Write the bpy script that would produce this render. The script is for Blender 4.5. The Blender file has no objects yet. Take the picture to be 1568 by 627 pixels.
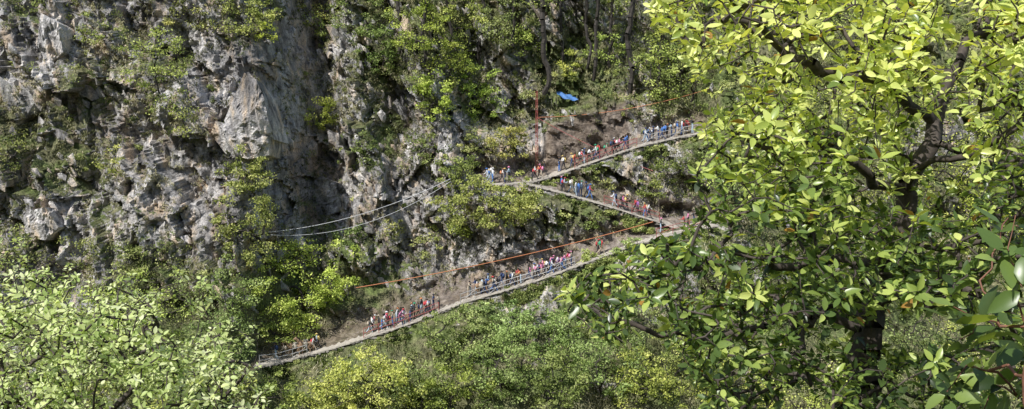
import bpy, bmesh, math, time
import numpy as np
from mathutils import Vector, Matrix
from mathutils.bvhtree import BVHTree
T0=time.time()
rng=np.random.default_rng(7)
scene=bpy.context.scene
# ---------------------------------------------------------------- camera
CAM=np.array([0.,0.,17.6]); PITCH=math.radians(10); FPX=1358.
cd=bpy.data.cameras.new("camera"); cam=bpy.data.objects.new("camera",cd)
scene.collection.objects.link(cam); scene.camera=cam
cam.location=CAM; cam.rotation_euler=(math.radians(90)-PITCH,0,0)
cd.sensor_width=36; cd.lens=36*FPX/1568; cd.clip_end=2000; cd.clip_start=0.05
def ray(px,py):
    px=np.asarray(px,float);py=np.asarray(py,float)
    a=(px-784)/FPX;b=(313.5-py)/FPX
    c,s=math.cos(PITCH),math.sin(PITCH)
    d=np.stack([a,c+b*s+0*a,-s+b*c+0*a],-1)
    return d   # unit depth
def W(px,py,dep): return CAM+ray(px,py)*np.asarray(dep)[...,None]
# ---------------------------------------------------------------- noise
def hsh(i,j,k):
    h=(i.astype(np.int64)*374761393+j.astype(np.int64)*668265263+k*1274126177)&0xffffffff
    h=((h^(h>>13))*1274126177)&0xffffffff
    h=(h^(h>>16))&0xffffffff
    return h/4294967295.0
def vnoise(x,y,k=0):
    i=np.floor(x);j=np.floor(y);u=x-i;v=y-j
    u=u*u*(3-2*u);v=v*v*(3-2*v)
    a=hsh(i,j,k);b=hsh(i+1,j,k);c=hsh(i,j+1,k);d=hsh(i+1,j+1,k)
    return (a*(1-u)+b*u)*(1-v)+(c*(1-u)+d*u)*v
def fbm(x,y,o=4,k=0):
    r=0;a=.5;s=0
    for q in range(o):
        r=r+a*vnoise(x,y,k+q*7);s+=a;x=x*2.03+13.1;y=y*2.03+7.7;a*=.5
    return r/s
def facet(x,y,k,g,h):
    ci=np.floor(x);cj=np.floor(y)
    best=np.full(x.shape,1e9);out=np.zeros(x.shape)
    for di in(-1,0,1):
        for dj in(-1,0,1):
            i=ci+di;j=cj+dj
            cx=i+hsh(i,j,k);cy=j+hsh(i,j,k+1)
            d=(x-cx)**2+(y-cy)**2
            val=(hsh(i,j,k+2)-.5)*2*h+(hsh(i,j,k+3)-.5)*2*g*(x-cx)+(hsh(i,j,k+4)-.5)*2*g*(y-cy)
            m=d<best
            best=np.where(m,d,best);out=np.where(m,val,out)
    return out
def ss(a,b,x):
    t=np.clip((x-a)/(b-a),0,1);return t*t*(3-2*t)
# ---------------------------------------------------------------- terrain shape
def Dbase(x,z):
    y=97+.42*z
    y=y-.75*np.maximum(0,-9-z)
    y=y+.45*np.maximum(0,z-8)*ss(4,22,x)
    y=y-6*ss(-23.5,-28,x)*ss(90,60,-x)
    y=y+7.*np.exp(-((x+21.5+.15*z)/2.8)**2)*ss(-7,0,z)
    y=y+5.*np.exp(-((x+3+.25*(z-10))/4.)**2)*ss(5,12,z)
    y=y+6.5*np.exp(-((x+13.5+.2*(z-10))/2.5)**2)*ss(0,7,z)
    y=y+.35*np.maximum(0,x-22)
    y=y+5.*np.exp(-((x+7)/7)**2-((z+4.5)/3.2)**2)
    y=y+4*(fbm(x*.06+5,z*.06,3,90)-.5)
    return y
def solve(px,py,Df):
    d=ray(px,py);t=np.full(np.shape(px),95.)
    for _ in range(60):
        p=CAM+d*t[...,None]
        t=t*.5+.5*(Df(p[...,0],p[...,2])/d[...,1])
    return CAM+d*t[...,None]
legsA=np.array([(385,566),(430,555),(500,537),(560,518),(640,492),(700,467),(760,449),(820,431),(880,409),(940,387),(1000,367),(1060,352),(1100,345)],float)
legsB=np.array([(800,281),(840,291),(890,304),(940,319),(1000,338),(1040,352),(1085,360)],float)
legsC=np.array([(725,283),(770,283),(815,279),(840,273),(880,259),(930,241),(980,224),(1030,213),(1090,203)],float)
WID=2.3
TR={}
ledges=[]
def Dl(x,z):
    y=Dbase(x,z)
    for (tx,ty,tz) in ledges:
        zt=np.interp(x,tx,tz)
        wx=ss(tx[0]-2.5,tx[0],x)*ss(tx[-1]+2.5,tx[-1],x)
        y=y+WID*wx*ss(-.02,.24,z-zt)
    return y
for nm,L in(("A",legsA),("B",legsB),("C",legsC)):
    P=solve(L[:,0],L[:,1],Dl)
    xs=np.arange(P[0,0],P[-1,0],.35)
    tz=np.interp(xs,P[:,0],P[:,2])
    k=np.ones(7)/7
    tz=np.convolve(np.pad(tz,3,'edge'),k,'valid')
    ty=np.array([float(Dl(np.array(a),np.array(b))) for a,b in zip(xs,tz)])
    ty=np.convolve(np.pad(ty,6,'edge'),np.ones(13)/13,'valid')
    TR[nm]=(xs,ty,tz,P,L)
    ledges.append((xs,ty,tz))
def bankmask(x,z):
    tx,ty,tz=ledges[2];d=z-np.interp(x,tx,tz)
    return ss(3.2,4.5,x)*ss(15.5,13.5,x)*ss(.1,.5,d)*ss(6.2,5.0,d+1.6*(fbm(x*.5,x*0+3,3,67)-.5))
def nearmask(x,z):
    m=np.ones(np.shape(x))
    for (tx,ty,tz) in ledges:
        zt=np.interp(x,tx,tz);d=z-zt
        wx=ss(tx[0]-3,tx[0],x)*ss(tx[-1]+3,tx[-1],x)
        m=m*(1-wx*.93*ss(-1.3,-.5,d)*ss(3.0,1.8,d))
    return m
def Dfull(x,z):
    y=Dl(x,z)
    rag=np.abs(facet(x/1.1+.4*z,z/1.3,500,.6,.6))*1.5+.8*fbm(x*.9,z*.9,3,501)
    for (tx,ty,tz) in ledges:
        zt=np.interp(x,tx,tz);d=z-zt;yo=np.interp(x,tx,ty)
        wx=ss(tx[0]-2,tx[0],x)*ss(tx[-1]+2,tx[-1],x)
        w=wx*ss(2.8,1.7,d)*ss(0,.24,d)
        y=y*(1-w)+w*(np.maximum(y,yo+WID)+rag*ss(.3,.9,d))
    bm_=bankmask(x,z)
    tx,ty,tz=ledges[2]
    y=y*(1-bm_)+bm_*(np.interp(x,tx,ty)+WID+.6+.10*(z-np.interp(x,tx,tz))+rag*.7)
    m=nearmask(x,z)*(1-.85*bm_)
    wx_=x+1.6*(fbm(x*.5,z*.5,4,11)-.5);wz=z+1.6*(fbm(x*.5,z*.5,4,12)-.5)
    a=math.radians(28);u=wx_*math.cos(a)+wz*math.sin(a);v=-wx_*math.sin(a)+wz*math.cos(a)
    rock=ss(-12,-5,z)*(1-.45*ss(8,20,x))*.9+.25
    d=facet(u/4.0,v/9.,100,1.4,1.25)
    d=d+facet(u/1.6+3,v/4.2,200,1.05,.9)
    d=d+facet(u/.7+3,v/1.7,300,.5,.44)
    d=d+facet(x/.36,z/.5,400,.17,.14)
    y=y+d*m*rock+(fbm(x*.22,z*.22,6,55)-.5)*4.4*m
    return y
xf=np.arange(-66,72,.19);zf=np.arange(-31,38,.17)
xg=np.concatenate([np.linspace(-420,-72,30),np.arange(-70,-66,1.),xf,np.arange(72,80,1.),np.linspace(85,420,30)])
zg=np.concatenate([zf,np.arange(39,60,1.),np.linspace(64,150,12)])
X,Z=np.meshgrid(xg,zg)
Y=Dfull(X,Z)
y0=Y[0]
prof=[(-35,.86),(-40,.72),(-42,.6),(-38,.48),(-30,.36),(-20,.25),(-9,.16),(2,.09),(9.5,.045),(13.5,.018),(15.9,.0)]
rowsY=[];rowsZ=[]
for (zz,f) in prof:
    yy=y0*f
    rowsY.append(yy);rowsZ.append(zz+3*(fbm(xg*.08,np.full_like(xg,zz*.1),4,70)-.5)*min(1,f*5))
for (zz,yy) in((16.2,-3),(18.5,-8),(30,-22),(60,-60),(110,-140)):
    rowsY.append(np.full_like(xg,yy));rowsZ.append(np.full_like(xg,zz)+2*(fbm(xg*.1,np.full_like(xg,zz*.1),4,71)-.5))
rowsY=np.array(rowsY)[::-1];rowsZ=np.array(rowsZ)[::-1]
nN=rowsY.shape[0]
GX=np.vstack([np.tile(xg,(nN,1)),X]);GY_=np.vstack([rowsY,Y]);GZ=np.vstack([rowsZ,Z])
nr,nc=GX.shape
V=np.stack([GX.ravel(),GY_.ravel(),GZ.ravel()],1)
idx=np.arange(nr*nc).reshape(nr,nc)
F=np.stack([idx[:-1,:-1].ravel(),idx[:-1,1:].ravel(),idx[1:,1:].ravel(),idx[1:,:-1].ravel()],1)
# ---------------------------------------------------------------- mesh builder
class Bd:
    def __init__(s): s.V=[];s.F=[];s.M=[];s.T=[];s.n=0
    def add(s,V,F,mat=0,tint=.5):
        V=np.asarray(V,float).reshape(-1,3);F=np.asarray(F,int)
        s.V.append(V);s.F.append(F+s.n);s.n+=len(V)
        s.M.append(np.full(len(F),mat));s.T.append(np.broadcast_to(np.asarray(tint,float),(len(F),)))
    def obj(s,name,mats,smooth=False,link=True):
        me=bpy.data.meshes.new(name)
        V=np.concatenate(s.V)
        loops=np.concatenate([f.ravel() for f in s.F])
        tot=np.concatenate([np.full(len(f),f.shape[1]) for f in s.F])
        st=np.concatenate([[0],np.cumsum(tot)[:-1]])
        me.vertices.add(len(V));me.vertices.foreach_set("co",V.astype(np.float32).ravel())
        me.loops.add(len(loops));me.loops.foreach_set("vertex_index",loops.astype(np.int32))
        me.polygons.add(len(tot));me.polygons.foreach_set("loop_start",st.astype(np.int32))
        me.polygons.foreach_set("material_index",np.concatenate(s.M).astype(np.int32))
        me.update(calc_edges=True)
        at=me.attributes.new("tint",'FLOAT','FACE');at.data.foreach_set("value",np.concatenate(s.T).astype(np.float32))
        me.polygons.foreach_set("use_smooth",np.full(len(tot),smooth))
        for m in mats: me.materials.append(m)
        me.validate()
        o=bpy.data.objects.new(name,me)
        if link: scene.collection.objects.link(o)
        return o
# ---------------------------------------------------------------- materials
def newmat(n):
    m=bpy.data.materials.new(n);m.use_nodes=True;nt=m.node_tree
    return m,nt,nt.nodes["Principled BSDF"],nt.nodes["Material Output"]
def N(nt,t,**k):
    n=nt.nodes.new(t)
    for a,b in k.items(): setattr(n,a,b)
    return n
def ramp(nt,src,stops):
    r=N(nt,"ShaderNodeValToRGB");e=r.color_ramp.elements
    while len(e)<len(stops): e.new(.5)
    for i,(p,c) in enumerate(stops): e[i].position=p;e[i].color=(*c,1)
    nt.links.new(src,r.inputs[0]);return r.outputs[0]
def noise(nt,co,sc,det=5,rough=.6):
    n=N(nt,"ShaderNodeTexNoise");n.inputs["Scale"].default_value=sc;n.inputs["Detail"].default_value=det
    n.inputs["Roughness"].default_value=rough;nt.links.new(co,n.inputs["Vector"]);return n.outputs["Fac"]
def mix(nt,f,a,b,bt='MIX'):
    m=N(nt,"ShaderNodeMix",data_type='RGBA',blend_type=bt)
    for s,v in((0,f),(6,a),(7,b)):
        if hasattr(v,"links") or hasattr(v,"is_linked"): nt.links.new(v,m.inputs[s])
        else: m.inputs[s].default_value=v if s==0 else (*v,1)
    return m.outputs[2]
def coords(nt,scale=(1,1,1),rot=(0,0,0)):
    g=N(nt,"ShaderNodeNewGeometry");mp=N(nt,"ShaderNodeMapping")
    mp.inputs["Scale"].default_value=scale;mp.inputs["Rotation"].default_value=rot
    nt.links.new(g.outputs["Position"],mp.inputs["Vector"]);return mp.outputs[0],g
def rockmat(name,bright=1.,veg=True):
    m,nt,bs,out=newmat(name)
    co,g=coords(nt);co2,_=coords(nt,(1.6,1.,.5),(0,math.radians(28),0))
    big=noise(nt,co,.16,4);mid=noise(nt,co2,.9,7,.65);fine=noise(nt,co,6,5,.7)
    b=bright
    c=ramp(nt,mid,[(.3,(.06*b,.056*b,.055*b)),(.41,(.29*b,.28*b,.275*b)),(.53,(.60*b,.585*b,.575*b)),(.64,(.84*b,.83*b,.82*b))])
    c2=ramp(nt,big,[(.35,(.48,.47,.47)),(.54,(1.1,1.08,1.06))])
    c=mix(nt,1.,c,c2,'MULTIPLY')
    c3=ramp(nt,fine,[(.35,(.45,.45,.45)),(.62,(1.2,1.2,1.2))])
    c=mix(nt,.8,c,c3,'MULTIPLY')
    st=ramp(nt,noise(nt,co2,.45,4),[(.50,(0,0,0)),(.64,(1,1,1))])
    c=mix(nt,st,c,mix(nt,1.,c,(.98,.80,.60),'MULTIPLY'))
    if veg:
        at=N(nt,"ShaderNodeAttribute",attribute_name="veg")
        gcol=ramp(nt,noise(nt,co,2.2,6,.75),[(.3,(.035,.035,.018)),(.5,(.15,.15,.07)),(.7,(.40,.37,.21))])
        gcol=mix(nt,ramp(nt,noise(nt,co,.35,3),[(.42,(0,0,0)),(.6,(1,1,1))]),gcol,mix(nt,1.,gcol,(.78,1.03,.6),'MULTIPLY'))
        add=N(nt,"ShaderNodeMath",operation='ADD');nt.links.new(at.outputs["Fac"],add.inputs[0])
        nf=N(nt,"ShaderNodeMath",operation='MULTIPLY_ADD');nt.links.new(noise(nt,co,3.,6,.7),nf.inputs[0]);nf.inputs[1].default_value=1.6;nf.inputs[2].default_value=-.8
        nt.links.new(nf.outputs[0],add.inputs[1])
        f=ramp(nt,add.outputs[0],[(.42,(0,0,0)),(.58,(1,1,1))])
        c=mix(nt,f,c,gcol)
        ea=N(nt,"ShaderNodeAttribute",attribute_name="earth")
        ecol=ramp(nt,noise(nt,co,1.3,6,.7),[(.3,(.05,.036,.028)),(.5,(.18,.135,.10)),(.68,(.42,.35,.28))])
        c=mix(nt,ea.outputs["Fac"],c,ecol)
    nt.links.new(c,bs.inputs["Base Color"]);bs.inputs["Roughness"].default_value=.8
    bp=N(nt,"ShaderNodeBump");bp.inputs["Strength"].default_value=1.;bp.inputs["Distance"].default_value=.3
    ad=N(nt,"ShaderNodeMath",operation='ADD');nt.links.new(mid,ad.inputs[0]);nt.links.new(noise(nt,co,3.5,7,.7),ad.inputs[1])
    nt.links.new(ad.outputs[0],bp.inputs["Height"]);nt.links.new(bp.outputs[0],bs.inputs["Normal"])
    return m
def leafmat(name,stops,trans=.35,rough=.5,spec=.3,tmul=(1.3,1.25,.5),gloss=True):
    m,nt,bs,out=newmat(name)
    at=N(nt,"ShaderNodeAttribute",attribute_name="tint")
    c=ramp(nt,at.outputs["Fac"],stops)
    oi=N(nt,"ShaderNodeObjectInfo")
    c=mix(nt,1.,c,oi.outputs["Color"],'MULTIPLY')
    if gloss:
        nt.links.new(c,bs.inputs["Base Color"]);bs.inputs["Roughness"].default_value=rough
        bs.inputs["Specular IOR Level"].default_value=spec
    else:
        nt.nodes.remove(bs);bs=N(nt,"ShaderNodeBsdfDiffuse");nt.links.new(c,bs.inputs[0])
    tr=N(nt,"ShaderNodeBsdfTranslucent");tc=mix(nt,1.,c,tmul,'MULTIPLY');nt.links.new(tc,tr.inputs[0])
    ms=N(nt,"ShaderNodeMixShader");ms.inputs[0].default_value=trans
    nt.links.new(bs.outputs[0],ms.inputs[1]);nt.links.new(tr.outputs[0],ms.inputs[2]);nt.links.new(ms.outputs[0],out.inputs[0])
    return m
def plain(name,col,rough=.7,var=.25,sc=8.,metal=0.):
    m,nt,bs,out=newmat(name);co,g=coords(nt)
    c=ramp(nt,noise(nt,co,sc,4),[(.3,tuple(v*(1-var) for v in col)),(.7,tuple(min(1,v*(1+var)) for v in col))])
    nt.links.new(c,bs.inputs["Base Color"]);bs.inputs["Roughness"].default_value=rough;bs.inputs["Metallic"].default_value=metal
    return m
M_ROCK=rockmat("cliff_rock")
M_ROCKB=rockmat("pale_rock",1.15,False)
M_ROCKC=rockmat("block_rock",1.0,False)
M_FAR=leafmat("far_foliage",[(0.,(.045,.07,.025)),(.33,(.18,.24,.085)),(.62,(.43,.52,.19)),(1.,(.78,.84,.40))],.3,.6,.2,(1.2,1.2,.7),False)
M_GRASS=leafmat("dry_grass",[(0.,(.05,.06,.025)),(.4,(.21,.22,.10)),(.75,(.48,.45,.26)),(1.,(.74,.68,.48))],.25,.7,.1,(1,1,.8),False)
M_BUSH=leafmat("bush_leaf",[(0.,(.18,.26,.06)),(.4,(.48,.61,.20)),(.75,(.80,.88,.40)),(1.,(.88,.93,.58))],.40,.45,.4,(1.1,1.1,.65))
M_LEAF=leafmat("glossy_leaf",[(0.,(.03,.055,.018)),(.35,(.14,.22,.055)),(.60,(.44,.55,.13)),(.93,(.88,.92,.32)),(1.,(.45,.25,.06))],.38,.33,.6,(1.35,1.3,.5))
M_BARK=plain("bark",(.075,.06,.05),.85,.5,20)
M_BARKD=plain("dark_bark",(.045,.038,.032),.85,.5,5)
M_BARKR=plain("red_bark",(.20,.09,.055),.7,.4,30)
M_TRAIL=plain("trail_dirt",(.44,.40,.34),.9,.3,3)
M_STONE=plain("trail_stone",(.20,.185,.16),.9,.5,2)
M_RED=plain("red_paint",(.36,.09,.08),.55,.3,6)
M_STEEL=plain("grey_steel",(.45,.45,.45),.5,.2,6,.2)
M_ORANGE=plain("orange_rope",(.58,.22,.10),.6,.2,6)
M_WIRE=plain("pale_wire",(.65,.66,.68),.5,.1,6)
M_TARP=plain("blue_tarp",(.07,.18,.42),.6,.3,2)
# ---------------------------------------------------------------- terrain object
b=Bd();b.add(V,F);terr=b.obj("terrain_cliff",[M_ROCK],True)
me=terr.data
try: me.set_sharp_from_angle(angle=math.radians(42))
except Exception as e: print(e)
dz=np.gradient(GY_,axis=0)/np.maximum(.05,np.abs(np.gradient(GZ,axis=0)))
veg=.42*np.clip(dz/1.2,-.6,1.2)+ (fbm(GX*.13,GZ*.13,4,33)-.5)*2.4+.08
veg=veg+.5*ss(-4,-12,GZ)+.4*ss(14,24,GX)+.6*ss(-14,-6,GX)*ss(6,11,GZ)
veg=veg-.2*ss(-26,-34,GX)
ear=np.zeros_like(GX)
for (tx,ty,tz) in ledges:
    d=GZ-np.interp(GX,tx,tz);wx=ss(tx[0]-1,tx[0],GX)*ss(tx[-1]+1,tx[-1],GX);veg=veg-.4*wx*ss(-.5,0,d)*ss(3.5,1,d)
    ear=np.maximum(ear,wx*ss(-.3,.1,d)*ss(3.2,1.,d+3*(fbm(GX*.6,GZ*.6,3,66)-.5)))
ear=np.maximum(ear,bankmask(GX,GZ)*1.15)
veg[:nN]=.8;ear[:nN]=0
at=me.attributes.new("veg",'FLOAT','POINT');at.data.foreach_set("value",np.clip(veg,-.5,1.3).astype(np.float32).ravel())
at=me.attributes.new("earth",'FLOAT','POINT');at.data.foreach_set("value",(ear*.8).astype(np.float32).ravel())
bvh=BVHTree.FromPolygons([tuple(v) for v in V.tolist()],F.tolist())
print("terrain",time.time()-T0)
def hit(px,py):
    d=Vector(ray(px,py)).normalized()
    r=bvh.ray_cast(Vector(CAM),d)
    return (np.array(r[0]),np.array(r[1])) if r[0] is not None else (W(px,py,110.),np.array([0,-1,0]))
# ---------------------------------------------------------------- generators
def unit(v): return v/np.maximum(1e-9,np.linalg.norm(v,axis=-1,keepdims=True))
def leafquads(b,P,size,up=.6,tint=None,mat=0,asp=.62):
    n=len(P)
    nn=unit(rng.normal(size=(n,3))+np.array([-.15,-.3,up]))
    t=unit(np.cross(nn,rng.normal(size=(n,3))));q=np.cross(nn,t)
    L=(size*rng.uniform(.6,1.3,n))[:,None]/2;Wd=L*asp
    vs=np.stack([P-t*L,P+q*Wd,P+t*L,P-q*Wd],1).reshape(-1,3)
    f=np.arange(4*n).reshape(n,4)
    if tint is None: tint=rng.uniform(0,1,n)
    b.add(vs,f,mat,tint)
def tubes(b,P0,P1,R0,R1,k=5,mat=1):
    n=len(P0);d=unit(P1-P0)
    ref=np.where(np.abs(d[:,2:3])>.9,np.array([[1.,0,0]]),np.array([[0,0,1.]]))
    u=unit(np.cross(d,ref));v=np.cross(d,u)
    a=np.arange(k)*2*np.pi/k
    ring=u[:,None]*np.cos(a)[None,:,None]+v[:,None]*np.sin(a)[None,:,None]
    A=P0[:,None]+ring*R0[:,None,None];Bv=P1[:,None]+ring*R1[:,None,None]
    vs=np.concatenate([A,Bv],1).reshape(-1,3)
    i=np.arange(k);j=(i+1)%k
    f=np.stack([i,j,j+k,i+k],1)[None]+(np.arange(n)*2*k)[:,None,None]
    b.add(vs,f.reshape(-1,4),mat,.5)
def polytube(b,P,R,k=6,mat=0):
    P=np.asarray(P,float);R=np.broadcast_to(np.asarray(R,float),(len(P),))
    tubes(b,P[:-1],P[1:],R[:-1],R[1:],k,mat)
def grow(root,guides,tips,step,jit,rtip,pw=.48,lift=.0):
    nodes=[np.array(root,float)];par=[-1]
    def path(i0,target,j):
        p0=nodes[i0];d=np.linalg.norm(target-p0);n=max(1,int(math.ceil(d/step)))
        side=rng.normal(size=3);cur=i0
        for q in range(1,n+1):
            t=q/n;p=p0*(1-t)+target*t
            if q<n: p=p+rng.normal(size=3)*j*step+side*math.sin(t*math.pi)*d*.09+np.array([0,0,lift])*math.sin(t*math.pi)*d
            nodes.append(p);par.append(cur);cur=len(nodes)-1
        return cur
    for g in guides:
        g=[np.array(p,float) for p in g]
        A=np.array(nodes);i=int(np.argmin(((A-g[0])**2).sum(1)))
        for p in g: i=path(i,p,jit)
    A=np.array(nodes)
    dist=np.array([((A-t)**2).sum(1).min() for t in tips]);order=np.argsort(dist)
    arr=np.zeros((len(nodes)+len(tips)*60,3));arr[:len(nodes)]=A;cnt=len(nodes)
    ends=[]
    for o in order:
        t=tips[o];i=int(np.argmin(((arr[:cnt]-t)**2).sum(1)))
        e=path(i,t,jit);ends.append(e)
        new=len(nodes)
        if new>len(arr): arr=np.concatenate([arr,np.zeros((len(arr),3))])
        arr[cnt:new]=np.array(nodes[cnt:new]);cnt=new
    w=np.zeros(len(nodes));w[ends]=1
    for i in range(len(nodes)-1,0,-1):
        w[par[i]]+=w[i]
    w=np.maximum(w,.6)
    return np.array(nodes),np.array(par),rtip*w**pw,np.array(ends)
def addbranches(b,nodes,par,R,k=5,mat=1):
    c=np.arange(1,len(nodes));p=par[1:]
    r0=np.minimum(R[p],R[c]*1.35)
    tubes(b,nodes[p],nodes[c],r0,R[c],k,mat)
def far_tree(name,center,rad,base,nclump,nleaf,size,color=(1,1,1),tshift=0.,bark=M_BARKD,guide=None,up=.6,fill=.35,trunkr=None):
    center=np.array(center,float);rad=np.array(rad,float);base=np.array(base,float)
    d=unit(rng.normal(size=(nclump,3)));r=rng.uniform(fill,1,nclump)**.6
    r=r*(.6+.8*vnoise(d[:,0]*2+center[0],d[:,2]*2+center[2],5))
    tips=center+d*r[:,None]*rad
    b=Bd()
    nd,pr,R,ends=grow(base,[guide if guide else [center-np.array([0,0,rad[2]*.3])]] ,tips,max(.35,rad.max()*.16),.12,.02,.5,.05)
    if trunkr:
        R=R*trunkr/R[0];R=np.maximum(R,.025)
    addbranches(b,nd,pr,R,6 if trunkr else 4,1)
    per=max(4,nleaf//nclump)
    cr=rad.mean()*1.05/ nclump**.36*rng.uniform(.5,1.3,nclump)
    P=(tips[:,None]+unit(rng.normal(size=(nclump,per,3)))*(rng.uniform(0,1,(nclump,per,1))**.5)*cr[:,None,None]*np.array([1.15,1.15,.6]))
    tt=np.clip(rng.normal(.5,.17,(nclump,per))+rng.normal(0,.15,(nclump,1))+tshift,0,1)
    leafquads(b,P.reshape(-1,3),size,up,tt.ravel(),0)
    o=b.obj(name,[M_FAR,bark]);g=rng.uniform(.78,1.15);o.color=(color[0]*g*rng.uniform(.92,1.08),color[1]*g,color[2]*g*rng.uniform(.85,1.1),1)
    return o
def cliff_tree(name,px,py,rx,ry,nleaf,color=(1,1,1),ts=0.,size=.24,depth=.6,**k):
    p,n=hit(px,py+ry*.4);D=np.linalg.norm(p-CAM);m=D/FPX
    R=np.array([rx*m,min(rx,ry)*m*.85,ry*m])
    dep=(p-CAM)[1]-R[1]*depth
    c=W(px,py,np.array(dep/ray(px,py)[1]))
    r=bvh.ray_cast(Vector(c),Vector((rng.uniform(-.15,.15),.55,-1)).normalized())
    base=np.array(r[0]) if r[0] is not None else c+np.array([0,2,-5])
    return far_tree(name,c,R,base-np.array([0,0,.2]),int(np.clip(nleaf/55,14,140)),nleaf,size,color,ts,**k)
# ---------------------------------------------------------------- cliff trees
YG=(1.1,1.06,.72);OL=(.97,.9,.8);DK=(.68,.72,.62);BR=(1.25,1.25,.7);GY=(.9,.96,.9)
TL=[
 (455,435,100,66,9500,YG,.16),(378,330,46,72,4200,OL,.08),(375,262,30,36,1300,OL,0),(420,500,60,30,2000,YG,.05),
 (492,178,32,26,1500,BR,.18),(660,148,36,42,2600,BR,.15),(732,150,40,50,3400,BR,.1),(690,95,40,38,1600,YG,0),
 (640,40,50,45,2600,YG,.12),(585,70,36,40,1500,DK,.05),(560,20,50,35,1800,DK,.1),(505,40,40,40,1300,DK,0),(470,15,40,26,900,OL,0),
 (240,110,46,60,2000,OL,.05),(370,22,62,36,2400,OL,.15),(300,25,40,30,1000,OL,0),(60,12,50,18,600,OL,0),(400,45,25,20,500,BR,.15),
 (755,312,88,44,6000,OL,.18),(700,262,40,34,1800,OL,.08),(805,325,34,24,1400,OL,.15),(715,345,35,26,1000,YG,0),
 (772,218,38,30,1900,OL,.25),(730,215,25,25,900,OL,0.05),
 (560,592,84,58,5500,YG,.22),(500,600,55,40,2200,YG,.15),(640,590,50,45,2200,DK,.2),(700,518,62,46,5000,GY,.12),(690,600,60,40,2500,YG,.05),
 (770,560,60,60,3500,DK,.2),(840,505,60,45,3200,GY,.15),(850,580,55,55,2800,DK,.15),(920,560,60,60,2800,DK,.2),(990,590,60,45,2500,YG,.1),
 (925,404,44,18,2000,GY,.25),(900,440,60,28,2500,GY,.15),(950,480,60,45,2500,DK,.2),(1040,550,60,50,2200,YG,.1),(960,377,26,12,600,GY,.2),(790,492,40,26,1500,GY,.1),(735,474,26,12,600,GY,.1),
 (1005,110,40,45,1800,YG,.15),(1030,262,45,26,1300,DK,0),(1000,290,35,14,700,OL,0),(930,280,36,10,500,OL,.05),(1060,120,50,60,2400,DK,.15),(1030,60,50,60,2200,YG,.15),
 (700,30,40,40,1600,YG,.08),(760,30,34,36,1200,DK,.15),(650,375,26,18,500,OL,.1),(600,350,22,18,400,OL,0),(540,360,24,20,500,DK,.05),
 (855,335,26,10,350,OL,.1),(900,345,22,9,300,DK,.1),(870,100,26,20,700,YG,.15),(930,75,30,26,900,YG,.15),(800,60,30,26,800,YG,.1),
 (1120,250,60,60,1600,DK,.1),(1200,150,80,60,1600,YG,.1),(1300,60,80,60,1600,YG,.1),(1450,220,90,90,3000,BR,.2),(1530,300,70,60,2000,BR,.2),(1380,330,80,60,1600,YG,.1),
 (1150,450,70,60,1600,DK,.1),(1120,590,70,50,2000,YG,.1),(1250,600,80,50,2000,YG,.1),(1500,560,90,60,2000,YG,.1),(1400,480,80,60,1500,DK,0),
 (50,480,70,50,1800,YG,.1),(200,480,80,60,2400,YG,.1),(330,520,60,50,2400,DK,.15),(120,580,90,50,2000,YG,0),(300,600,80,40,2200,YG,.1),(30,380,50,36,900,OL,0),(400,600,60,30,2000,YG,.1),
 (110,400,60,36,1000,OL,.05),(220,400,46,32,900,OL,.1),(290,440,40,30,900,DK,.1),
 (355,450,35,45,1500,DK,.1),(650,220,30,30,800,DK,.05),(560,230,26,26,500,DK,0),(150,50,36,26,600,OL,.05),(20,230,26,26,400,OL,0),(170,250,20,26,400,OL,.05),(280,180,22,24,400,OL,.05)]
for i,(px,py,rx,ry,nl,col,ts) in enumerate(TL):
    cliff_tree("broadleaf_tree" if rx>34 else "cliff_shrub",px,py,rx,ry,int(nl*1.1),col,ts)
for (px,py,h,lean,tr,nlf) in((832,138,20,-.03,.34,1300),(908,118,19,.02,.24,1200),(963,138,20,.0,.34,1300),(898,100,18,-.03,.2,1000),(735,95,17,.07,.24,1200),(612,78,16,.03,.24,1200),(1008,116,18,.02,.24,1200),(785,66,15,.02,.22,1000),(862,88,17,-.06,.2,1000),(932,98,16,.04,.2,1000),(690,66,15,-.05,.2,1000),(650,95,15,.03,.2,1000),(1045,135,18,.0,.26,1000)):
    p,n=hit(px,py);p=p+np.array([0,-.9,-.4])
    top=p+np.array([lean*h,-.4,h])
    g=[p+(top-p)*t+np.array([rng.uniform(-.25,.25),rng.uniform(-.2,.2),0]) for t in(.2,.4,.6,.8,.92)]
    far_tree("tall_tree",p+(top-p)*.74,(3.6,2.6,h*.27),p,36,nlf,.22,(1.2,1.15,.7),.25,trunkr=tr,fill=.2,guide=g)
print("trees",time.time()-T0)
# ---------------------------------------------------------------- undergrowth & grass
def scatter(n,x0,x1,z0,z1):
    x=rng.uniform(x0,x1,n);z=rng.uniform(z0,z1,n);y=Dfull(x,z);e=.25
    s=(Dfull(x,z+e)-Dfull(x,z-e))/(2*e)
    return x,y,z,s
x,y,z,s=scatter(7200,-68,72,-31,38)
dn=fbm(x*.11,z*.11,3,41)
prob=.06+.75*ss(.48,.64,dn)*(.3+.7*ss(.2,1.,s))*(1-.3*ss(-22,-30,x))+.55*ss(-6,-11,z)+.45*ss(14,20,x)+.5*ss(7,12,z)*ss(-18,-8,x)
prob*=np.where(nearmask(x,z)<.6,.06,1)*(1-.95*bankmask(x,z))
k=rng.uniform(0,1,len(x))<prob
C=np.stack([x,y-.15,z+.1],1)[k]
R=rng.uniform(.25,1.,len(C))
ex=[];er=[]
for key,nn_ in(("A",300),("B",90),("C",120)):
    xs,ty,tz,_,_=TR[key]
    for q in range(nn_):
        xx=rng.uniform(xs[0],xs[-1]);dd=rng.uniform(.25,1.6)
        ex.append([xx,np.interp(xx,xs,ty)-.35-.25*dd,np.interp(xx,xs,tz)-dd]);er.append(rng.uniform(.2,.5))
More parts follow.
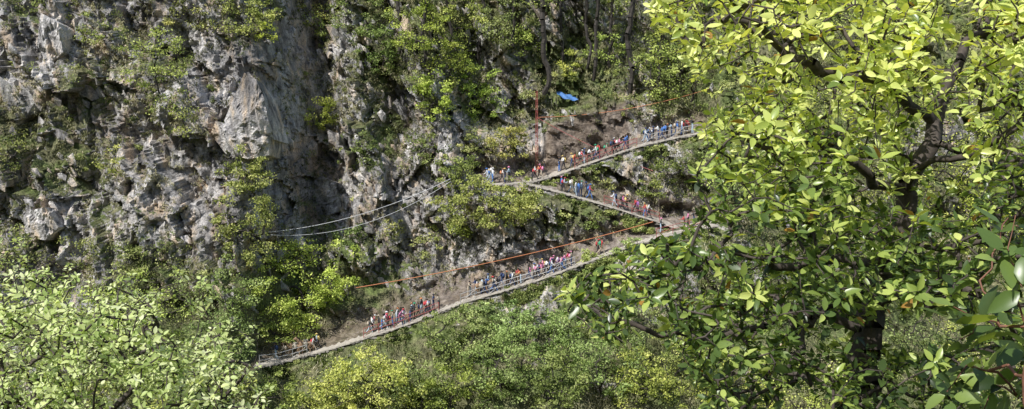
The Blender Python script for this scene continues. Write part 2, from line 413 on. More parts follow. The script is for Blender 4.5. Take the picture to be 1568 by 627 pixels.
C=np.vstack([C,ex]);R=np.concatenate([R,er]);nC=len(C);per=105
P=C[:,None]+unit(rng.normal(size=(nC,per,3)))*(rng.uniform(0,1,(nC,per,1))**.45)*R[:,None,None]*np.array([1.1,.8,.75])
hb=.46+.12*ss(6,10,C[:,2:3])*ss(-15,-8,C[:,0:1])  # upper-centre shrubs tinted lighter: painted light offsetting the rock shade there
hue=np.clip(hb+rng.normal(0,.22,(nC,1))+rng.normal(0,.14,(nC,per)),0,1)
b=Bd();leafquads(b,P.reshape(-1,3),.18,.5,hue.ravel());o=b.obj("undergrowth",[M_FAR]);o.color=(.9,.86,.8,1)
x,y,z,s=scatter(76000,-68,72,-31,38)
dn=fbm(x*.16+9,z*.16,4,43)
prob=.1+.8*ss(.42,.57,dn)*(.3+.7*ss(-.1,.8,s))
nm_=nearmask(x,z)
dA=np.min([np.abs(z-np.interp(x,t[0],t[2])-.1) for t in ledges],0)
prob=np.where(nm_<.5,np.where(dA<.5,.04,.35),prob)*(1-.9*bankmask(x,z))
k=rng.uniform(0,1,len(x))<prob
C=np.stack([x,y,z],1)[k];nC=len(C);bl=7;nb=nC*bl
B0=np.repeat(C,bl,0)+rng.normal(size=(nb,3))*.1
ln=(rng.uniform(.3,.8,nb)*np.repeat(rng.uniform(.6,1.4,nC),bl))[:,None]
d=unit(rng.normal(size=(nb,3))*np.array([.55,.25,.2])+np.array([0,-.75,.55]))
p1=B0+d*ln*.55;p2=p1+unit(d+np.array([0,-.1,-1.3]))*ln*.6
sd=unit(np.cross(d,rng.normal(size=(nb,3))))*.034
vs=np.stack([B0-sd,B0+sd,p1+sd*.8,p1-sd*.8,p2],1).reshape(-1,3)
o5=(np.arange(nb)*5)[:,None]
tn=np.clip(np.repeat(.5+1.4*(fbm(C[:,0]*.2,C[:,2]*.2,3,47)-.5),bl)+rng.normal(0,.22,nb),0,1)
b=Bd();b.add(vs,np.array([[0,1,2,3]])+o5,0,tn)
b.F.append(np.array([[3,2,4]])+o5);b.M.append(np.zeros(nb));b.T.append(tn)
b.obj("grass",[M_GRASS])
print("grass",nC,time.time()-T0)
# ---------------------------------------------------------------- loose angular rocks
protos=[]
for q in range(10):
    bm=bmesh.new()
    for p in unit(rng.normal(size=(13,3)))*rng.uniform(.75,1.1,(13,1))*np.array([1,.8,1.25]): bm.verts.new(p)
    r=bmesh.ops.convex_hull(bm,input=bm.verts)
    bmesh.ops.delete(bm,geom=[v for v in bm.verts if not v.link_faces],context='VERTS')
    bmesh.ops.triangulate(bm,faces=bm.faces)
    bm.verts.index_update()
    protos.append((np.array([v.co[:] for v in bm.verts]),np.array([[v.index for v in f.verts] for f in bm.faces])));bm.free()
x,y,z,s=scatter(3800,-66,60,-11,34)
k=(fbm(x*.12,z*.12,3,61)>.44)&(nearmask(x,z)>.8)&((x<8)|(rng.uniform(0,1,len(x))<.2))
b=Bd()
for xx,yy,zz in zip(x[k],y[k],z[k]):
    Vp,Fp=protos[rng.integers(10)]
    r=rng.uniform(.15,.5)*(1+1.7*(rng.uniform()>.93))*1.1
    Rm=np.array(Matrix.Rotation(rng.uniform(-.9,-.1),3,'Y')@Matrix.Rotation(rng.uniform(-3,3),3,'Z'))
    b.add((Vp*r*np.array([1,1,1.4]))@Rm.T+np.array([xx,yy+.1*r,zz]),Fp)
b.obj("rock_scree",[M_ROCKC])
def outcrop(name,pts,dfront,mat,rough=.35):
    cx=np.mean([p[0] for p in pts]);cy=np.mean([p[1] for p in pts])
    p0,_=hit(cx,cy);dep=p0[1]
    bm=bmesh.new()
    for (px,py,f) in pts:
        d=ray(px,py);v=CAM+d*((dep-f)/d[1]);bm.verts.new(v);bm.verts.new(v+np.array([rng.uniform(-.5,.5),5.,-1]))
    bmesh.ops.convex_hull(bm,input=bm.verts)
    bmesh.ops.delete(bm,geom=[v for v in bm.verts if not v.link_faces],context='VERTS')
    bmesh.ops.triangulate(bm,faces=bm.faces)
    bmesh.ops.subdivide_edges(bm,edges=bm.edges,cuts=11,use_grid_fill=True)
    for v in bm.verts:
        c=v.co;u=np.array(c.x*.8+c.z*.5);w=np.array(c.z*.8-c.x*.3)
        dd=float(facet(u/1.3,w/2.2,700,.3,.3)+facet(u/.5,w/.9,710,.14,.12))
        v.co+=Vector((dd*.3,-dd,dd*.15))*rough*3
    me=bpy.data.meshes.new(name);bm.to_mesh(me);bm.free();me.materials.append(mat)
    o=bpy.data.objects.new(name,me);scene.collection.objects.link(o)
outcrop("rock_outcrop",[(374,112,2.4),(392,122,3.6),(404,150,3.6),(412,190,3.2),(420,214,2.4),(392,212,3.4),(350,205,2.6),(343,185,2.2),(362,150,2.4),(382,175,4.1)],3,M_ROCKB,.25)
outcrop("rock_outcrop",[(350,205,2.),(410,210,2.2),(412,238,1.8),(380,244,2.2),(345,235,1.6),(322,205,1.2),(330,185,1.3)],3,M_ROCKC)
outcrop("rock_outcrop",[(330,200,1.2),(342,150,.8),(356,122,.6),(338,180,1.3),(325,225,1)],3,M_ROCKC)
outcrop("rock_outcrop",[(62,20,1.2),(88,35,1.6),(96,80,1.6),(72,100,1.2),(58,70,1.)],3,M_ROCKB)
outcrop("rock_outcrop",[(35,325,1.2),(68,318,1.9),(90,348,1.6),(70,368,1.5),(38,362,1.2)],3,M_ROCKB)
outcrop("rock_outcrop",[(325,245,2),(352,250,2.5),(355,275,2.2),(325,272,2.)],3,M_ROCKB)
outcrop("rock_outcrop",[(455,300,1.5),(490,270,2),(530,285,2.5),(545,315,2),(500,330,2.4),(465,325,2)],3,M_ROCKC)
# ---------------------------------------------------------------- trail, walls, railings
def ribbon(name,key):
    xs,ty,tz,_,_=TR[key];n=len(xs);b=Bd()
    jit=.2*(fbm(xs*1.3,xs*0,3,81)-.5)
    ws=np.array([-.35,-.32,.2,1.,1.8,WID+.35]);hz=np.array([.0,.12,.1,.07,.09,.12])
    Vv=np.stack([np.stack([xs,ty+w+(jit*2 if i<2 else 0),tz+h+.04*(fbm(xs*2,xs*0+i,2,82)-.5)],1) for i,(w,h) in enumerate(zip(ws,hz))],0)
    ii=np.arange(6*n).reshape(6,n)
    f=np.stack([ii[:-1,:-1].ravel(),ii[:-1,1:].ravel(),ii[1:,1:].ravel(),ii[1:,:-1].ravel()],1)
    b.add(Vv.reshape(-1,3),f);b.obj(name,[M_TRAIL])
    b=Bd();xx=xs[0]
    while xx<xs[-1]:
        w=rng.uniform(.25,.9);yo=np.interp(xx+w/2,xs,ty);zo=np.interp(xx+w/2,xs,tz);zc=zo+.04
        for c in range(rng.integers(1,3)):
            h=rng.uniform(.10,.26)
            Vp,Fp=protos[rng.integers(10)]
            b.add(Vp*np.array([w*.62,.3,h*.5])+np.array([xx+w/2,yo-.22+rng.uniform(-.08,.12),zc-h*.5]),Fp,0);zc-=h*.85
        xx+=w*.9
    b.obj("stone_retaining_wall",[M_STONE])
ribbon("trail","A");ribbon("trail","B");ribbon("trail","C")
def tpos(key,px,off=.8):
    xs,ty,tz,P,L=TR[key];x=np.interp(px,L[:,0],P[:,0])
    yo=np.interp(x,xs,ty);x=x*(yo+off)/yo
    return np.array([x,np.interp(x,xs,ty)+off,np.interp(x,xs,tz)+.08])
def railing(key,p0,p1,mat,h=1.05):
    b=Bd();a=tpos(key,p0,-.15);c=tpos(key,p1,-.15);n=max(2,int((c[0]-a[0])/1.4))
    xs,ty,tz,_,_=TR[key];X_=np.linspace(a[0],c[0],n+1)
    Q=np.stack([X_,np.interp(X_,xs,ty)-.15,np.interp(X_,xs,tz)+.08],1)
    tubes(b,Q-np.array([0,0,.3]),Q+np.array([0,0,h]),np.full(n+1,.034),np.full(n+1,.034),6,0)
    for hh in(h,h*.55):
        polytube(b,Q+np.array([0,0,hh])+rng.normal(0,.02,Q.shape),.03,6,0)
    for i in range(n):
        if i%2==0: polytube(b,[Q[i]+np.array([0,0,.1]),Q[i+1]+np.array([0,0,h*.95])],.015,4,0)
    b.obj("railing",[mat])
railing("A",557,672,M_RED);railing("A",705,880,M_STEEL);railing("A",395,470,M_STEEL)
railing("B",925,1010,M_RED);railing("C",880,975,M_RED);railing("A",1005,1080,M_RED);railing("C",985,1070,M_STEEL)
def sagline(name,pts,rad,mat,sag=.6,fw=1.):
    b=Bd();P=[]
    for (px,py,dep) in pts:
        P.append(W(px,py,dep))
    A,C=P;t=np.linspace(0,1,30)[:,None]
    Q=A*(1-t)+C*t;Q[:,2]-=sag*4*(t*(1-t))[:,0]
    polytube(b,Q,rad,6,0);b.obj(name,[mat])
def dep(px,py,f): 
    p=hit(px,py)[0];return (p[1]-f)/ray(px,py)[1]
sagline("handrail_rope",[(545,441,91.5),(1000,340,98.)],.042,M_ORANGE,.5)
D0=dep(822,262,1.2)
b=Bd()
for dx in(-.14,.14):
    for dy in(-.14,.14):
        polytube(b,[W(822,268,D0)+np.array([dx,dy,-.6]),W(822,140,D0)+np.array([dx*.6,dy*.6,0])],.03,5)
z0=W(822,268,D0);z1=W(822,140,D0)
for i in range(14):
    a=z0+(z1-z0)*i/14;c=z0+(z1-z0)*(i+1)/14;s=(-1)**i*.12
    polytube(b,[a+np.array([s,-.12,0]),c+np.array([-s,-.12,0])],.018,4);polytube(b,[a+np.array([s,.12,0]),c+np.array([-s,.12,0])],.018,4)
b.obj("steel_mast",[M_RED])
sagline("guy_rope",[(822,180,D0),(1090,135,D0+1.)],.036,M_ORANGE,.8)
sagline("guy_rope",[(822,180,D0),(1000,262,dep(1000,262,1.5))],.032,M_RED,.4)
sagline("overhead_wire",[(410,356,dep(410,356,2)),(690,274,dep(690,274,4))],.026,M_WIRE,1.0)
sagline("overhead_wire",[(415,360,dep(415,360,2)),(690,278,dep(690,278,4))],.022,M_WIRE,1.8)
p,_=hit(868,158);b=Bd();n=12
u,v=np.meshgrid(np.linspace(0,1,n),np.linspace(0,1,8))
Tp=p+np.stack([(u-.5)*2.6,-.5-.9*(1-v)+.1*np.sin(u*9),.9+.35*v-.25*np.sin(u*math.pi)*(1-v)+.09*np.sin(u*14+v*5)-.7*(u-.3)],-1)
ii=np.arange(n*8).reshape(8,n);b.add(Tp.reshape(-1,3),np.stack([ii[:-1,:-1].ravel(),ii[:-1,1:].ravel(),ii[1:,1:].ravel(),ii[1:,:-1].ravel()],1))
for uu in(0,n-1): polytube(b,[Tp[0,uu]-np.array([0,0,1.5]),Tp[0,uu]+np.array([0,0,.1])],.03,5,1)
b.obj("blue_tarp",[M_TARP,M_BARK])
print("trail",time.time()-T0)
# ---------------------------------------------------------------- people
def skinfig(verts,edges,radii,root=0,sub=1):
    me=bpy.data.meshes.new("sk");me.from_pydata([tuple(v) for v in verts],edges,[])
    o=bpy.data.objects.new("sk",me);scene.collection.objects.link(o)
    bpy.context.view_layer.objects.active=o
    md=o.modifiers.new("s",'SKIN');md.use_smooth_shade=True
    for i,r in enumerate(radii):
        me.skin_vertices[0].data[i].radius=r;me.skin_vertices[0].data[i].use_root=(i==root)
    sb=o.modifiers.new("u",'SUBSURF');sb.levels=sub;sb.render_levels=sub
    dg=bpy.context.evaluated_depsgraph_get();ev=o.evaluated_get(dg)
    m2=bpy.data.meshes.new_from_object(ev)
    Vv=np.array([v.co[:] for v in m2.vertices]);Ff=[list(p.vertices) for p in m2.polygons]
    bpy.data.objects.remove(o);return Vv,Ff
def segdist(p,a,c):
    ab=c-a;t=np.clip(((p-a)@ab)/(ab@ab+1e-9),0,1);return np.linalg.norm(p-(a+t[:,None]*ab),axis=1)
def addpoly(b,Vv,Ff,matf):
    q=[(f,m) for f,m in zip(Ff,matf) if len(f)==4];t=[(f,m) for f,m in zip(Ff,matf) if len(f)==3]
    b.V.append(Vv);n0=b.n;b.n+=len(Vv)
    for g in(q,t):
        if g:
            b.F.append(np.array([x[0] for x in g])+n0);b.M.append(np.array([x[1] for x in g]));b.T.append(np.full(len(g),.5))
def ball(b,c,r,mat,seg=10,ring=7,cut=-1.):
    ph=np.linspace(0,math.pi,ring);th=np.arange(seg)*2*math.pi/seg
    Vv=np.stack([np.outer(np.sin(ph),np.cos(th)),np.outer(np.sin(ph),np.sin(th)),np.maximum(cut,np.outer(np.cos(ph),np.ones(seg)))],-1)*np.array(r)+np.array(c)
    ii=np.arange(ring*seg).reshape(ring,seg);jj=np.roll(ii,-1,1)
    b.add(Vv.reshape(-1,3),np.stack([ii[:-1].ravel(),ii[1:].ravel(),jj[1:].ravel(),jj[:-1].ravel()],1),mat)
def person(pose,pack,hat):
    S=dict(stride=.0,lean=0.,armL=(0,0),armR=(0,0),bend=0.);S.update(pose);ln=S['lean']
    pel=np.array([0,0,.93]);
    def up(h,f=0): return pel+np.array([0,math.sin(ln)*h+f,math.cos(ln)*h])
    V_=[pel,up(.2),up(.42),up(.54),up(.60,.01),up(.69,.015),up(.765,.005)]
    R_=[(.145,.105),(.125,.09),(.155,.10),(.055,.058),(.065,.075),(.078,.098),(.055,.07)]
    E_=[(0,1),(1,2),(2,3),(3,4),(4,5),(5,6)];part=[2,1,1,0,0,0]
    def add(p,r,par,pt): V_.append(p);R_.append(r);E_.append((par,len(V_)-1));part.append(pt);return len(V_)-1
    hands=[]
    for sgn,arm in((-1,S['armL']),(1,S['armR'])):
        sh=add(up(.46)+np.array([sgn*.18,0,0]),(.06,.06),2,1)
        a,e=arm;d1=np.array([sgn*.12,math.sin(a),-math.cos(a)]);d1/=np.linalg.norm(d1)
        el=V_[sh]+d1*.29;ei=add(el,(.043,.043),sh,1)
        d2=np.array([-sgn*.05,math.sin(a+e),-math.cos(a+e)]);d2/=np.linalg.norm(d2)
        wr=el+d2*.25;wi=add(wr,(.028,.03),ei,1 if S.get('long',1) else 0);hi=add(wr+d2*.075,(.034,.02),wi,0)
        hands.append((wr+d2*.07,d2,sgn))
    for sgn in(-1,1):
        st=S['stride']*sgn
        hp=add(pel+np.array([sgn*.09,0,-.05]),(.088,.095),0,2)
        kn=V_[hp]+np.array([0,math.sin(st+.08*abs(st)*6),-math.cos(st)])*.42
        bk=st-.1-(.45 if st<0 else 0)*abs(S['stride'])*2
        an=kn+np.array([0,math.sin(bk),-math.cos(bk)])*.42
        if S['bend']:
            kn=V_[hp]+np.array([sgn*.05,.40,-.06]);an=kn+np.array([0,.02,-.43])
        ki=add(kn,(.06,.062),hp,2);ai=add(an,(.042,.045),ki,2)
        add(an+np.array([0,.03,-.045]),(.045,.045),ai,3);add(an+np.array([0,.17,-.055]),(.042,.03),len(V_)-1,3)
    A=np.array(V_);Vv,Ff=skinfig(V_,E_,R_)
    cen=np.array([Vv[f].mean(0) for f in Ff])
    dist=np.stack([segdist(cen,A[a],A[c])/np.mean([R_[a][0],R_[c][0]]) for a,c in E_],1)
    mf=[part[i] for i in dist.argmin(1)]
    b=Bd();addpoly(b,Vv,Ff,mf)
    hd=up(.69,.01)
    ball(b,hd+np.array([0,.10,-.01]),(.013,.02,.022),0,6,5)
    for s in(-1,1):
        ball(b,hd+np.array([s*.032,.088,.012]),(.012,.008,.008),3,6,5)
        ball(b,hd+np.array([s*.08,.0,-.005]),(.012,.02,.03),0,6,5)
    ball(b,hd+np.array([0,.09,-.045]),(.022,.008,.006),5,6,4)
    ball(b,hd+np.array([0,-.012,.028]),(.09,.108,.095),4,10,8,-.35)
    if hat=='brim':
        ball(b,hd+np.array([0,0,.055]),(.17,.18,.012),5,14,5);ball(b,hd+np.array([0,0,.06]),(.09,.1,.09),5,12,7,0.)
    if hat=='cap':
        ball(b,hd+np.array([0,0,.035]),(.094,.112,.09),5,12,7,0.);ball(b,hd+np.array([0,.12,.04]),(.07,.08,.01),5,10,5)
    for (h,d,sgn) in hands:
        side=np.array([0,1.,0]);side=unit(side-d*(side@d)) if abs(d[1])<.9 else np.array([0,0,1.])
        inn=np.cross(d,side)*-sgn
        for i,(o_,l) in enumerate(((-.026,.055),(-.009,.068),(.009,.072),(.026,.064))):
            p0=h+side*o_+d*.015;p1=p0+d*l*.55+inn*.004;p2=p1+unit(d+inn*.5)*l*.5;polytube(b,[p0,p1,p2],[.009,.008,.006],5,0)
        p0=h+side*.03-d*.03;p1=p0+unit(side+d)*.035;polytube(b,[p0,p1,p1+unit(side*.4+d)*.028],[.011,.01,.007],5,0)
    if pack:
        bm=bmesh.new();bmesh.ops.create_cube(bm,size=1.);bmesh.ops.bevel(bm,geom=bm.edges[:],offset=.22,segments=2,affect='EDGES')
        bmesh.ops.triangulate(bm,faces=bm.faces)
        bm.verts.index_update();Pv=np.array([v.co[:] for v in bm.verts]);Pf=np.array([[v.index for v in f.verts] for f in bm.faces]);bm.free()
        Pv[:,1]*=1+.25*(Pv[:,2]<0)
        b.add(Pv*np.array([.32,.2,.46])+up(.28)+np.array([0,-.19,0]),Pf,5)
        for s in(-1,1): polytube(b,[up(.5)+np.array([s*.11,-.1,.0]),up(.52)+np.array([s*.12,.03,.01]),up(.38)+np.array([s*.12,.12,0]),up(.15)+np.array([s*.14,-.03,0])],.018,4,5)
    o=b.obj("hiker_base",[M_BARK]*6,True,link=False)
    zmin=min(v.co.z for v in o.data.vertices)
    for v in o.data.vertices: v.co.z-=zmin
    return o.data
poses=[(dict(stride=.38,lean=.08,armL=(.45,.5),armR=(-.4,.35)),1,None),(dict(stride=-.35,lean=.12,armL=(-.35,.3),armR=(.5,.6)),1,'brim'),
 (dict(stride=.06,lean=.0,armL=(.1,.25),armR=(.0,.2)),0,'cap'),(dict(stride=.3,lean=.22,armL=(.5,1.2),armR=(.3,1.3)),1,'cap'),
 (dict(stride=.04,lean=.25,armL=(.9,.5),armR=(.8,.6),long=0),0,None),(dict(stride=-.08,lean=.03,armL=(.2,1.6),armR=(-.1,.3)),0,'brim'),
 (dict(stride=.45,lean=.1,armL=(-.5,.4),armR=(.5,.5),long=0),0,None),(dict(stride=0,lean=.1,bend=1,armL=(.6,.9),armR=(.6,.8)),1,None)]
PM=[person(*p) for p in poses]
def cm(n,c,r=.75): return plain(n,c,r,.12,12)
SK=[cm("skin_a",(.42,.26,.18)),cm("skin_b",(.28,.16,.10))]
HR=cm("black_hair",(.015,.013,.012));SH=cm("shoe",(.03,.028,.03))
CL={'r':(.60,.07,.08),'p':(.80,.30,.50),'b':(.08,.20,.52),'w':(.84,.84,.84),'k':(.035,.035,.042),'g':(.05,.36,.2),'y':(.7,.52,.18),'v':(.30,.14,.38),'n':(.04,.07,.17),'o':(.65,.26,.12),'t':(.48,.41,.32),'s':(.45,.57,.68)}
CM={k:cm("cloth_"+k,v) for k,v in CL.items()}
def put(key,px,off,shirt,pose=None,face=None):
    if pose is None: pose=int(rng.integers(0,7))
    p=tpos(key,px,off)
    o=bpy.data.objects.new("hiker",PM[pose]);scene.collection.objects.link(o)
    o.location=p
    if face is None: face=rng.choice([-1,1])*math.pi/2+rng.uniform(-.6,.6)
    o.rotation_euler=(0,0,face);s=rng.uniform(.92,1.08);o.scale=(s,s,s)
    packc=rng.choice(list('rbkgyonpwkt'));tr=rng.choice(list('knkntkbs'))
    for i,m in enumerate([SK[rng.integers(2)],CM[shirt],CM[tr],SH,HR,CM[packc]]):
        o.material_slots[i].link='OBJECT';o.material_slots[i].material=m
crowd=[("A",[(428,'k'),(436,'t'),(480,'w'),(486,'s'),(566,'k'),(569,'w'),(572,'r'),(580,'k'),(584,'t'),(588,'w'),(592,'p'),(596,'k'),(600,'t'),(606,'k'),(609,'w'),(612,'p'),(616,'p'),(619,'w'),(626,'k'),(631,'s'),(636,'k'),(640,'n'),(647,'k'),(651,'r'),(655,'w'),(659,'k'),(671,'t'),(663,'n'),
   (718,'t'),(722,'k'),(727,'n'),(731,'w'),(737,'s'),(742,'k'),(745,'n'),(748,'s'),(754,'t'),(758,'w'),(762,'k'),(770,'n'),(775,'k'),(782,'w'),(792,'r'),(796,'r'),(799,'o'),(809,'k'),(813,'p'),(816,'w'),(821,'p'),(825,'w'),(828,'p'),(830,'r'),(834,'p'),(838,'w'),(842,'w'),(845,'p'),(847,'p'),(851,'w'),(854,'v'),(857,'p'),(860,'p'),(865,'p'),(869,'r'),(874,'t'),(922,'r'),(916,'g'),(1012,'k'),(1046,'r'),(1054,'p'),(1062,'k'),(1075,'v')]),
 ("B",[(858,'b'),(862,'s'),(875,'t'),(880,'w'),(885,'b'),(890,'s'),(897,'k'),(901,'r'),(941,'w'),(946,'r'),(950,'r'),(955,'p'),(960,'k'),(973,'r'),(978,'v'),(988,'r'),(993,'w')]),
 ("C",[(745,'w'),(750,'w'),(756,'w'),(768,'w'),(773,'k'),(778,'s'),(814,'r'),(818,'w'),(823,'o'),(829,'r'),(834,'k'),(858,'k'),(862,'w'),(876,'t'),(880,'r'),(890,'r'),(893,'n'),(900,'w'),(908,'k'),(912,'w'),(915,'r'),(919,'r'),(925,'t'),(938,'k'),(942,'r'),(948,'p'),(958,'b'),(962,'b'),(986,'w'),(990,'s'),(995,'k'),(1001,'n'),(1007,'w'),(1013,'b'),(1018,'b'),(1022,'k'),(1027,'s'),(1034,'n'),(1038,'b'),(1043,'w'),(1050,'k'),(1054,'r'),(1061,'k')])]
for key,L in crowd:
    for px,c in L: put(key,px+rng.uniform(-2,2),rng.uniform(.1,1.7),c)
def mule():
    V_=[(0,-.55,1.12),(0,-.2,1.08),(0,.25,1.08),(0,.5,1.15),(0,.78,1.42),(0,.95,1.62),(0,1.12,1.52),(0,1.32,1.34)]
    R_=[(.2,.24),(.25,.29),(.25,.30),(.19,.26),(.11,.16),(.09,.13),(.085,.11),(.06,.065)]
    E_=[(i,i+1) for i in range(7)]
    def ch(par,pts,rs):
        for p,r in zip(pts,rs): V_.append(p);R_.append((r,r));E_.append((par,len(V_)-1));par=len(V_)-1
    for s in(-1,1):
        f=.12*s
        ch(3,[(s*.15,.48,.9),(s*.15,.5+f,.5),(s*.15,.46+f,.14),(s*.15,.52+f,.04)],[.11,.055,.04,.05])
        ch(0,[(s*.16,-.5,.88),(s*.16,-.38-f,.72),(s*.16,-.66-f,.46),(s*.16,-.6-f,.12),(s*.16,-.55-f,.04)],[.15,.10,.055,.04,.05])
        ch(5,[(s*.07,.9,1.78),(s*.1,.86,1.93)],[.035,.015])
    ch(0,[(0,-.78,1.15),(0,-.86,.85),(0,-.84,.55)],[.05,.04,.05])
    Vv,Ff=skinfig(V_,E_,R_,1);b=Bd();addpoly(b,Vv,Ff,[0]*len(Ff))
    for s in(-1,1): ball(b,(s*.28,-.05,1.12),(.14,.3,.26),1,10,8);ball(b,(s*.075,1.1,1.58),(.02,.025,.02),2,6,5)
    ball(b,(0,-.05,1.4),(.24,.3,.09),1,12,7)
    polytube(b,[(0,.5,1.42),(0,.7,1.58),(0,.88,1.76)],.04,5,2)
    return b.obj("mule_base",[cm("mule_coat",(.32,.21,.13)),cm("saddle_bag",(.45,.40,.32)),HR],True,link=False).data
MU=mule()
for px in(452,468,738,786): 
    o=bpy.data.objects.new("mule",MU);scene.collection.objects.link(o);o.location=tpos("A",px,.75)-np.array([0,0,.02]);o.rotation_euler=(0,0,math.pi/2 if px<700 else -math.pi/2)
print("people",time.time()-T0)
# ---------------------------------------------------------------- foreground foliage
rng=np.random.default_rng(2024)
st=np.array([0,.12,.32,.6,.85,1.]);wd=np.array([.02,.55,1.,.95,.5,.02])
def leaftemplate(asp=.21,curl=.12,fold=.05):
    v=[]
    for s_,w_ in zip(st,wd):
        zc=-curl*s_*s_
        v+= [(s_,-asp*w_,zc+fold*w_),(s_,0,zc),(s_,asp*w_,zc+fold*w_)]
    f=[]
    for i in range(len(st)-1):
        a=i*3;f+=[(a,a+3,a+4,a+1),(a+1,a+4,a+5,a+2)]
    return np.array(v),np.array(f)
def leaves3d(b,P,D,Nn,S,tint,mat=0,asp=.21,curl=.12):
    Vt,Ft=leaftemplate(asp,curl)
    X_=unit(D);Z_=unit(Nn-X_*(Nn*X_).sum(1,keepdims=True));Y_=np.cross(Z_,X_)
    cf=rng.uniform(.2,2.2,len(P))[:,None,None]
    Tt=np.broadcast_to(Vt,(len(P),)+Vt.shape).copy();Tt[:,:,2:3]*=cf
    vs=P[:,None]+S[:,None,None]*(Tt[:,:,0:1]*X_[:,None]+Tt[:,:,1:2]*Y_[:,None]+Tt[:,:,2:3]*Z_[:,None])
    f=Ft[None]+(np.arange(len(P))*len(Vt))[:,None,None]
    b.add(vs.reshape(-1,3),f.reshape(-1,4),mat,np.repeat(tint,len(Ft)))
def inpoly(x,y,poly):
    poly=np.array(poly,float);r=np.zeros(len(x),bool);j=len(poly)-1
    for i in range(len(poly)):
        xi,yi=poly[i];xj,yj=poly[j]
        c=((yi>y)!=(yj>y))&(x<(xj-xi)*(y-yi)/(yj-yi+1e-9)+xi);r^=c;j=i
    return r
def whorls(b,nd,par,ends,size,nmin,nmax,tintf,spread=.6,asp=.21,back=3,curl=.12):
    P=[];D=[];NN=[];S=[];T=[]
    for e in ends:
        p=nd[e];pp=nd[par[e]];ax=unit(p-pp);ax=unit(ax*.6+np.array([0,0,.8])+rng.normal(size=3)*.3)
        u=unit(np.cross(ax,rng.normal(size=3)));v=np.cross(ax,u)
        n=rng.integers(nmin,nmax+1);a0=rng.uniform(0,6.28);base=tintf(p)
        sz=size*rng.uniform(.7,1.15)
        for q in range(n):
            a=a0+q*2.4;el=rng.uniform(.1,.9)*spread
            d=(u*math.cos(a)+v*math.sin(a))*math.cos(el)+ax*math.sin(el)
            P.append(p-ax*.012*q*size/.1+d*.01);D.append(d);NN.append(ax+rng.normal(size=3)*.32);S.append(sz*rng.uniform(.55,1.2));T.append(base+rng.normal(0,.12))
        c=e
        for q in range(back):
            if par[c]<=0: break
            m=nd[c]*.5+nd[par[c]]*.5;d=unit(rng.normal(size=3)+np.array([0,0,.3]))
            P.append(m);D.append(d);NN.append(np.array([0,0,1.])+rng.normal(size=3)*.5);S.append(sz*rng.uniform(.5,1.));T.append(base-.14+rng.normal(0,.1));c=par[c]
    T=np.clip(np.array(T),0,.93);T[rng.uniform(0,1,len(T))<.01]=1.
    leaves3d(b,np.array(P),np.array(D),np.array(NN),np.array(S),T,0,asp,curl)
    return len(P)
# --- right-hand tree
poly=[(1010,-60),(995,20),(1030,60),(1020,110),(1070,150),(1080,200),(1062,260),(1080,320),(1048,355),(968,375),(930,410),(858,430),(842,455),(885,500),(950,525),(1040,540),(1070,590),(1100,700),(1700,700),(1700,-60)]
n=6800
px=rng.uniform(830,1690,n);py=rng.uniform(-60,700,n);k=inpoly(px,py,poly)
gap=fbm(px*.011,py*.014,4,91)
edge=ss(820,1180,px)
k&=rng.uniform(0,1,n)<(.07+.93*ss(.39,.50,gap+.05*edge))
k&=~((px>1130)&(py>490)&(rng.uniform(0,1,n)<.5))
k&=~((px>1370)&(py>110)&(py<350)&(rng.uniform(0,1,n)<.5))
px=px[k];py=py[k];dp=rng.uniform(4.4,8.4,len(px))
tips=W(px,py,dp)
root=W(1345,900,6.2)
G=[[W(1340,640,6.2),W(1330,500,6.1),W(1345,420,6.2),W(1390,300,6.2),W(1430,190,6.4),W(1480,60,6.6)],
   [W(1330,500,6.1),W(1250,480,5.9),W(1170,500,5.7),W(1080,522,5.6),W(1010,515,5.6),W(930,480,5.6),W(870,450,5.6)],
   [W(1345,420,6.2),W(1270,400,5.6),W(1180,410,5.4),W(1090,380,5.2)],
   [W(1390,300,6.2),W(1300,250,5.8),W(1200,230,5.6),W(1120,200,5.5)],
   [W(1430,190,6.4),W(1360,130,5.8),W(1280,110,5.6),W(1180,60,5.4),W(1090,30,5.4)],
   [W(1345,420,6.2),W(1440,380,6),W(1540,350,5.6),W(1640,300,5.4)],
   [W(1390,300,6.2),W(1480,240,5.6),W(1600,190,5.2)],
   [W(1330,500,6.1),W(1420,470,5.6),W(1500,450,5.2),W(1600,440,5.)],
   [W(1250,480,5.9),W(1230,540,5.6),W(1180,590,5.4)]]
nd,par,R,ends=grow(root,G,tips,.13,.15,.0024,.47,.03)
b=Bd();addbranches(b,nd,par,R,5,1)
def toplit_tint(p):
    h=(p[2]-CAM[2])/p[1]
    return .42+.44*ss(-.25,.02,np.array(h))+rng.normal(0,.14)  # higher leaves get brighter tint: sunlit crown top painted into the colour
nl=whorls(b,nd,par,ends,.082,4,7,toplit_tint,.7,.22,3)
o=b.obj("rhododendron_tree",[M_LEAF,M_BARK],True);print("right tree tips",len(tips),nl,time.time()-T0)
# --- near sprig lower right
px=np.array([1545,1500,1460,1530,1565,1480,1520,1560,1470,1590,1535,1500,1450,1575,1550]);py=np.array([385,430,470,500,440,560,590,610,520,540,345,640,600,370,560])
tips=W(px,py,rng.uniform(2.1,2.7,len(px)))
nd,par,R,ends=grow(W(1610,1250,2.3),[[W(1590,700,2.3),W(1570,500,2.3),W(1555,330,2.3)]],tips,.06,.1,.0016,.5)
b=Bd();addbranches(b,nd,par,R,7,1)
whorls(b,nd,par,ends,.1,3,5,lambda p:.34,.5,.25,2,.18)
b.obj("rhododendron_shrub",[M_LEAF,M_BARKR],True)
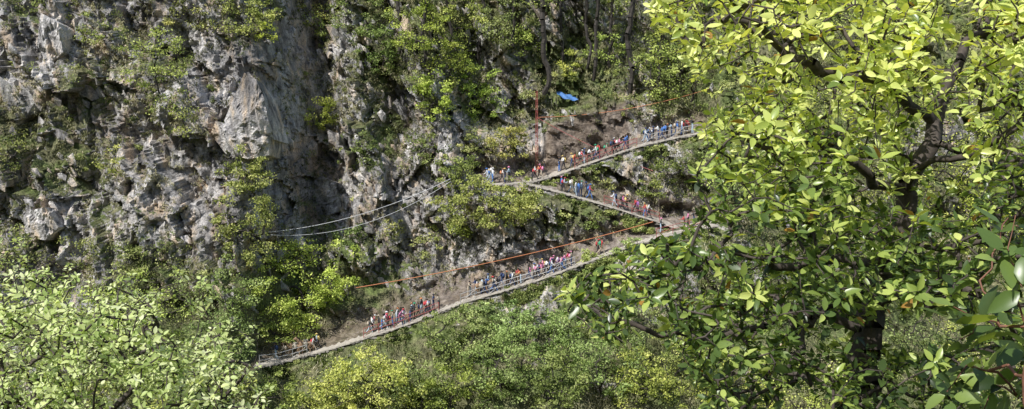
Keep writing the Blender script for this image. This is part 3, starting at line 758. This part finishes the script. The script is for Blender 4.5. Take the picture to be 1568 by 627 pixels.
# --- left bush
poly=[(-60,330),(30,340),(110,370),(180,395),(240,385),(285,420),(340,440),(330,480),(400,500),(390,540),(420,600),(440,700),(-60,700)]
n=5800
px=rng.uniform(-60,450,n);py=rng.uniform(310,700,n);k=inpoly(px,py,poly)
gg=fbm(px*.016,py*.018,4,25)
k&=rng.uniform(0,1,n)<(.04+.96*ss(370,540,py+170*(gg-.5)))*(1-.75*ss(270,400,px))*ss(.33,.46,gg+.06)
px=px[k];py=py[k];tips=W(px,py,rng.uniform(6,10.5,len(px)))
nd,par,R,ends=grow(W(120,1150,8.),[[W(120,750,8.),W(80,560,8.),W(60,420,8.)],[W(120,750,8.),W(200,600,7.5),W(250,460,7.5)],[W(120,750,8),W(300,640,7.6),W(380,560,7.6)],[W(120,750,8),W(-20,600,7)]],tips,.17,.13,.0024,.42,.04)
b=Bd();addbranches(b,nd,par,R,4,1)
whorls(b,nd,par,ends,.058,4,7,lambda p:.68+rng.normal(0,.2),.7,.25,3)
b.obj("leafy_bush",[M_BUSH,M_BARK],True)
# --- near ground cover around the viewpoint
x=rng.uniform(-14,14,700);y=rng.uniform(-4,16,700)
C=[]
for a,c in zip(x,y):
    r=bvh.ray_cast(Vector((a,c,40)),Vector((0,0,-1)))
    if r[0] is not None: C.append(np.array(r[0]))
C=np.array(C);per=60
P=C[:,None]+rng.normal(size=(len(C),per,3))*np.array([.28,.28,.1])+np.array([0,0,.1])
b=Bd();leafquads(b,P.reshape(-1,3),.07,1.2);b.obj("ground_cover",[M_BUSH])
# ---------------------------------------------------------------- light
sd=Vector((-.42,-.47,.78)).normalized()
elev=math.asin(sd.z);rot=math.atan2(sd.x,sd.y)
w=bpy.data.worlds.new("World");scene.world=w;w.use_nodes=True;nt=w.node_tree
sk=nt.nodes.new("ShaderNodeTexSky");sk.sky_type='NISHITA';sk.sun_disc=False;sk.sun_elevation=elev;sk.sun_rotation=rot
nt.links.new(sk.outputs[0],nt.nodes["Background"].inputs[0]);nt.nodes["Background"].inputs[1].default_value=.15
ld=bpy.data.lights.new("sun",'SUN');ld.energy=5;ld.angle=math.radians(.5);ld.color=(1,.975,.93)
lo=bpy.data.objects.new("sun",ld);scene.collection.objects.link(lo);lo.rotation_euler=sd.to_track_quat('Z','Y').to_euler()
scene.view_settings.view_transform='Standard';scene.view_settings.look='None';scene.view_settings.exposure=0
print("done",time.time()-T0)
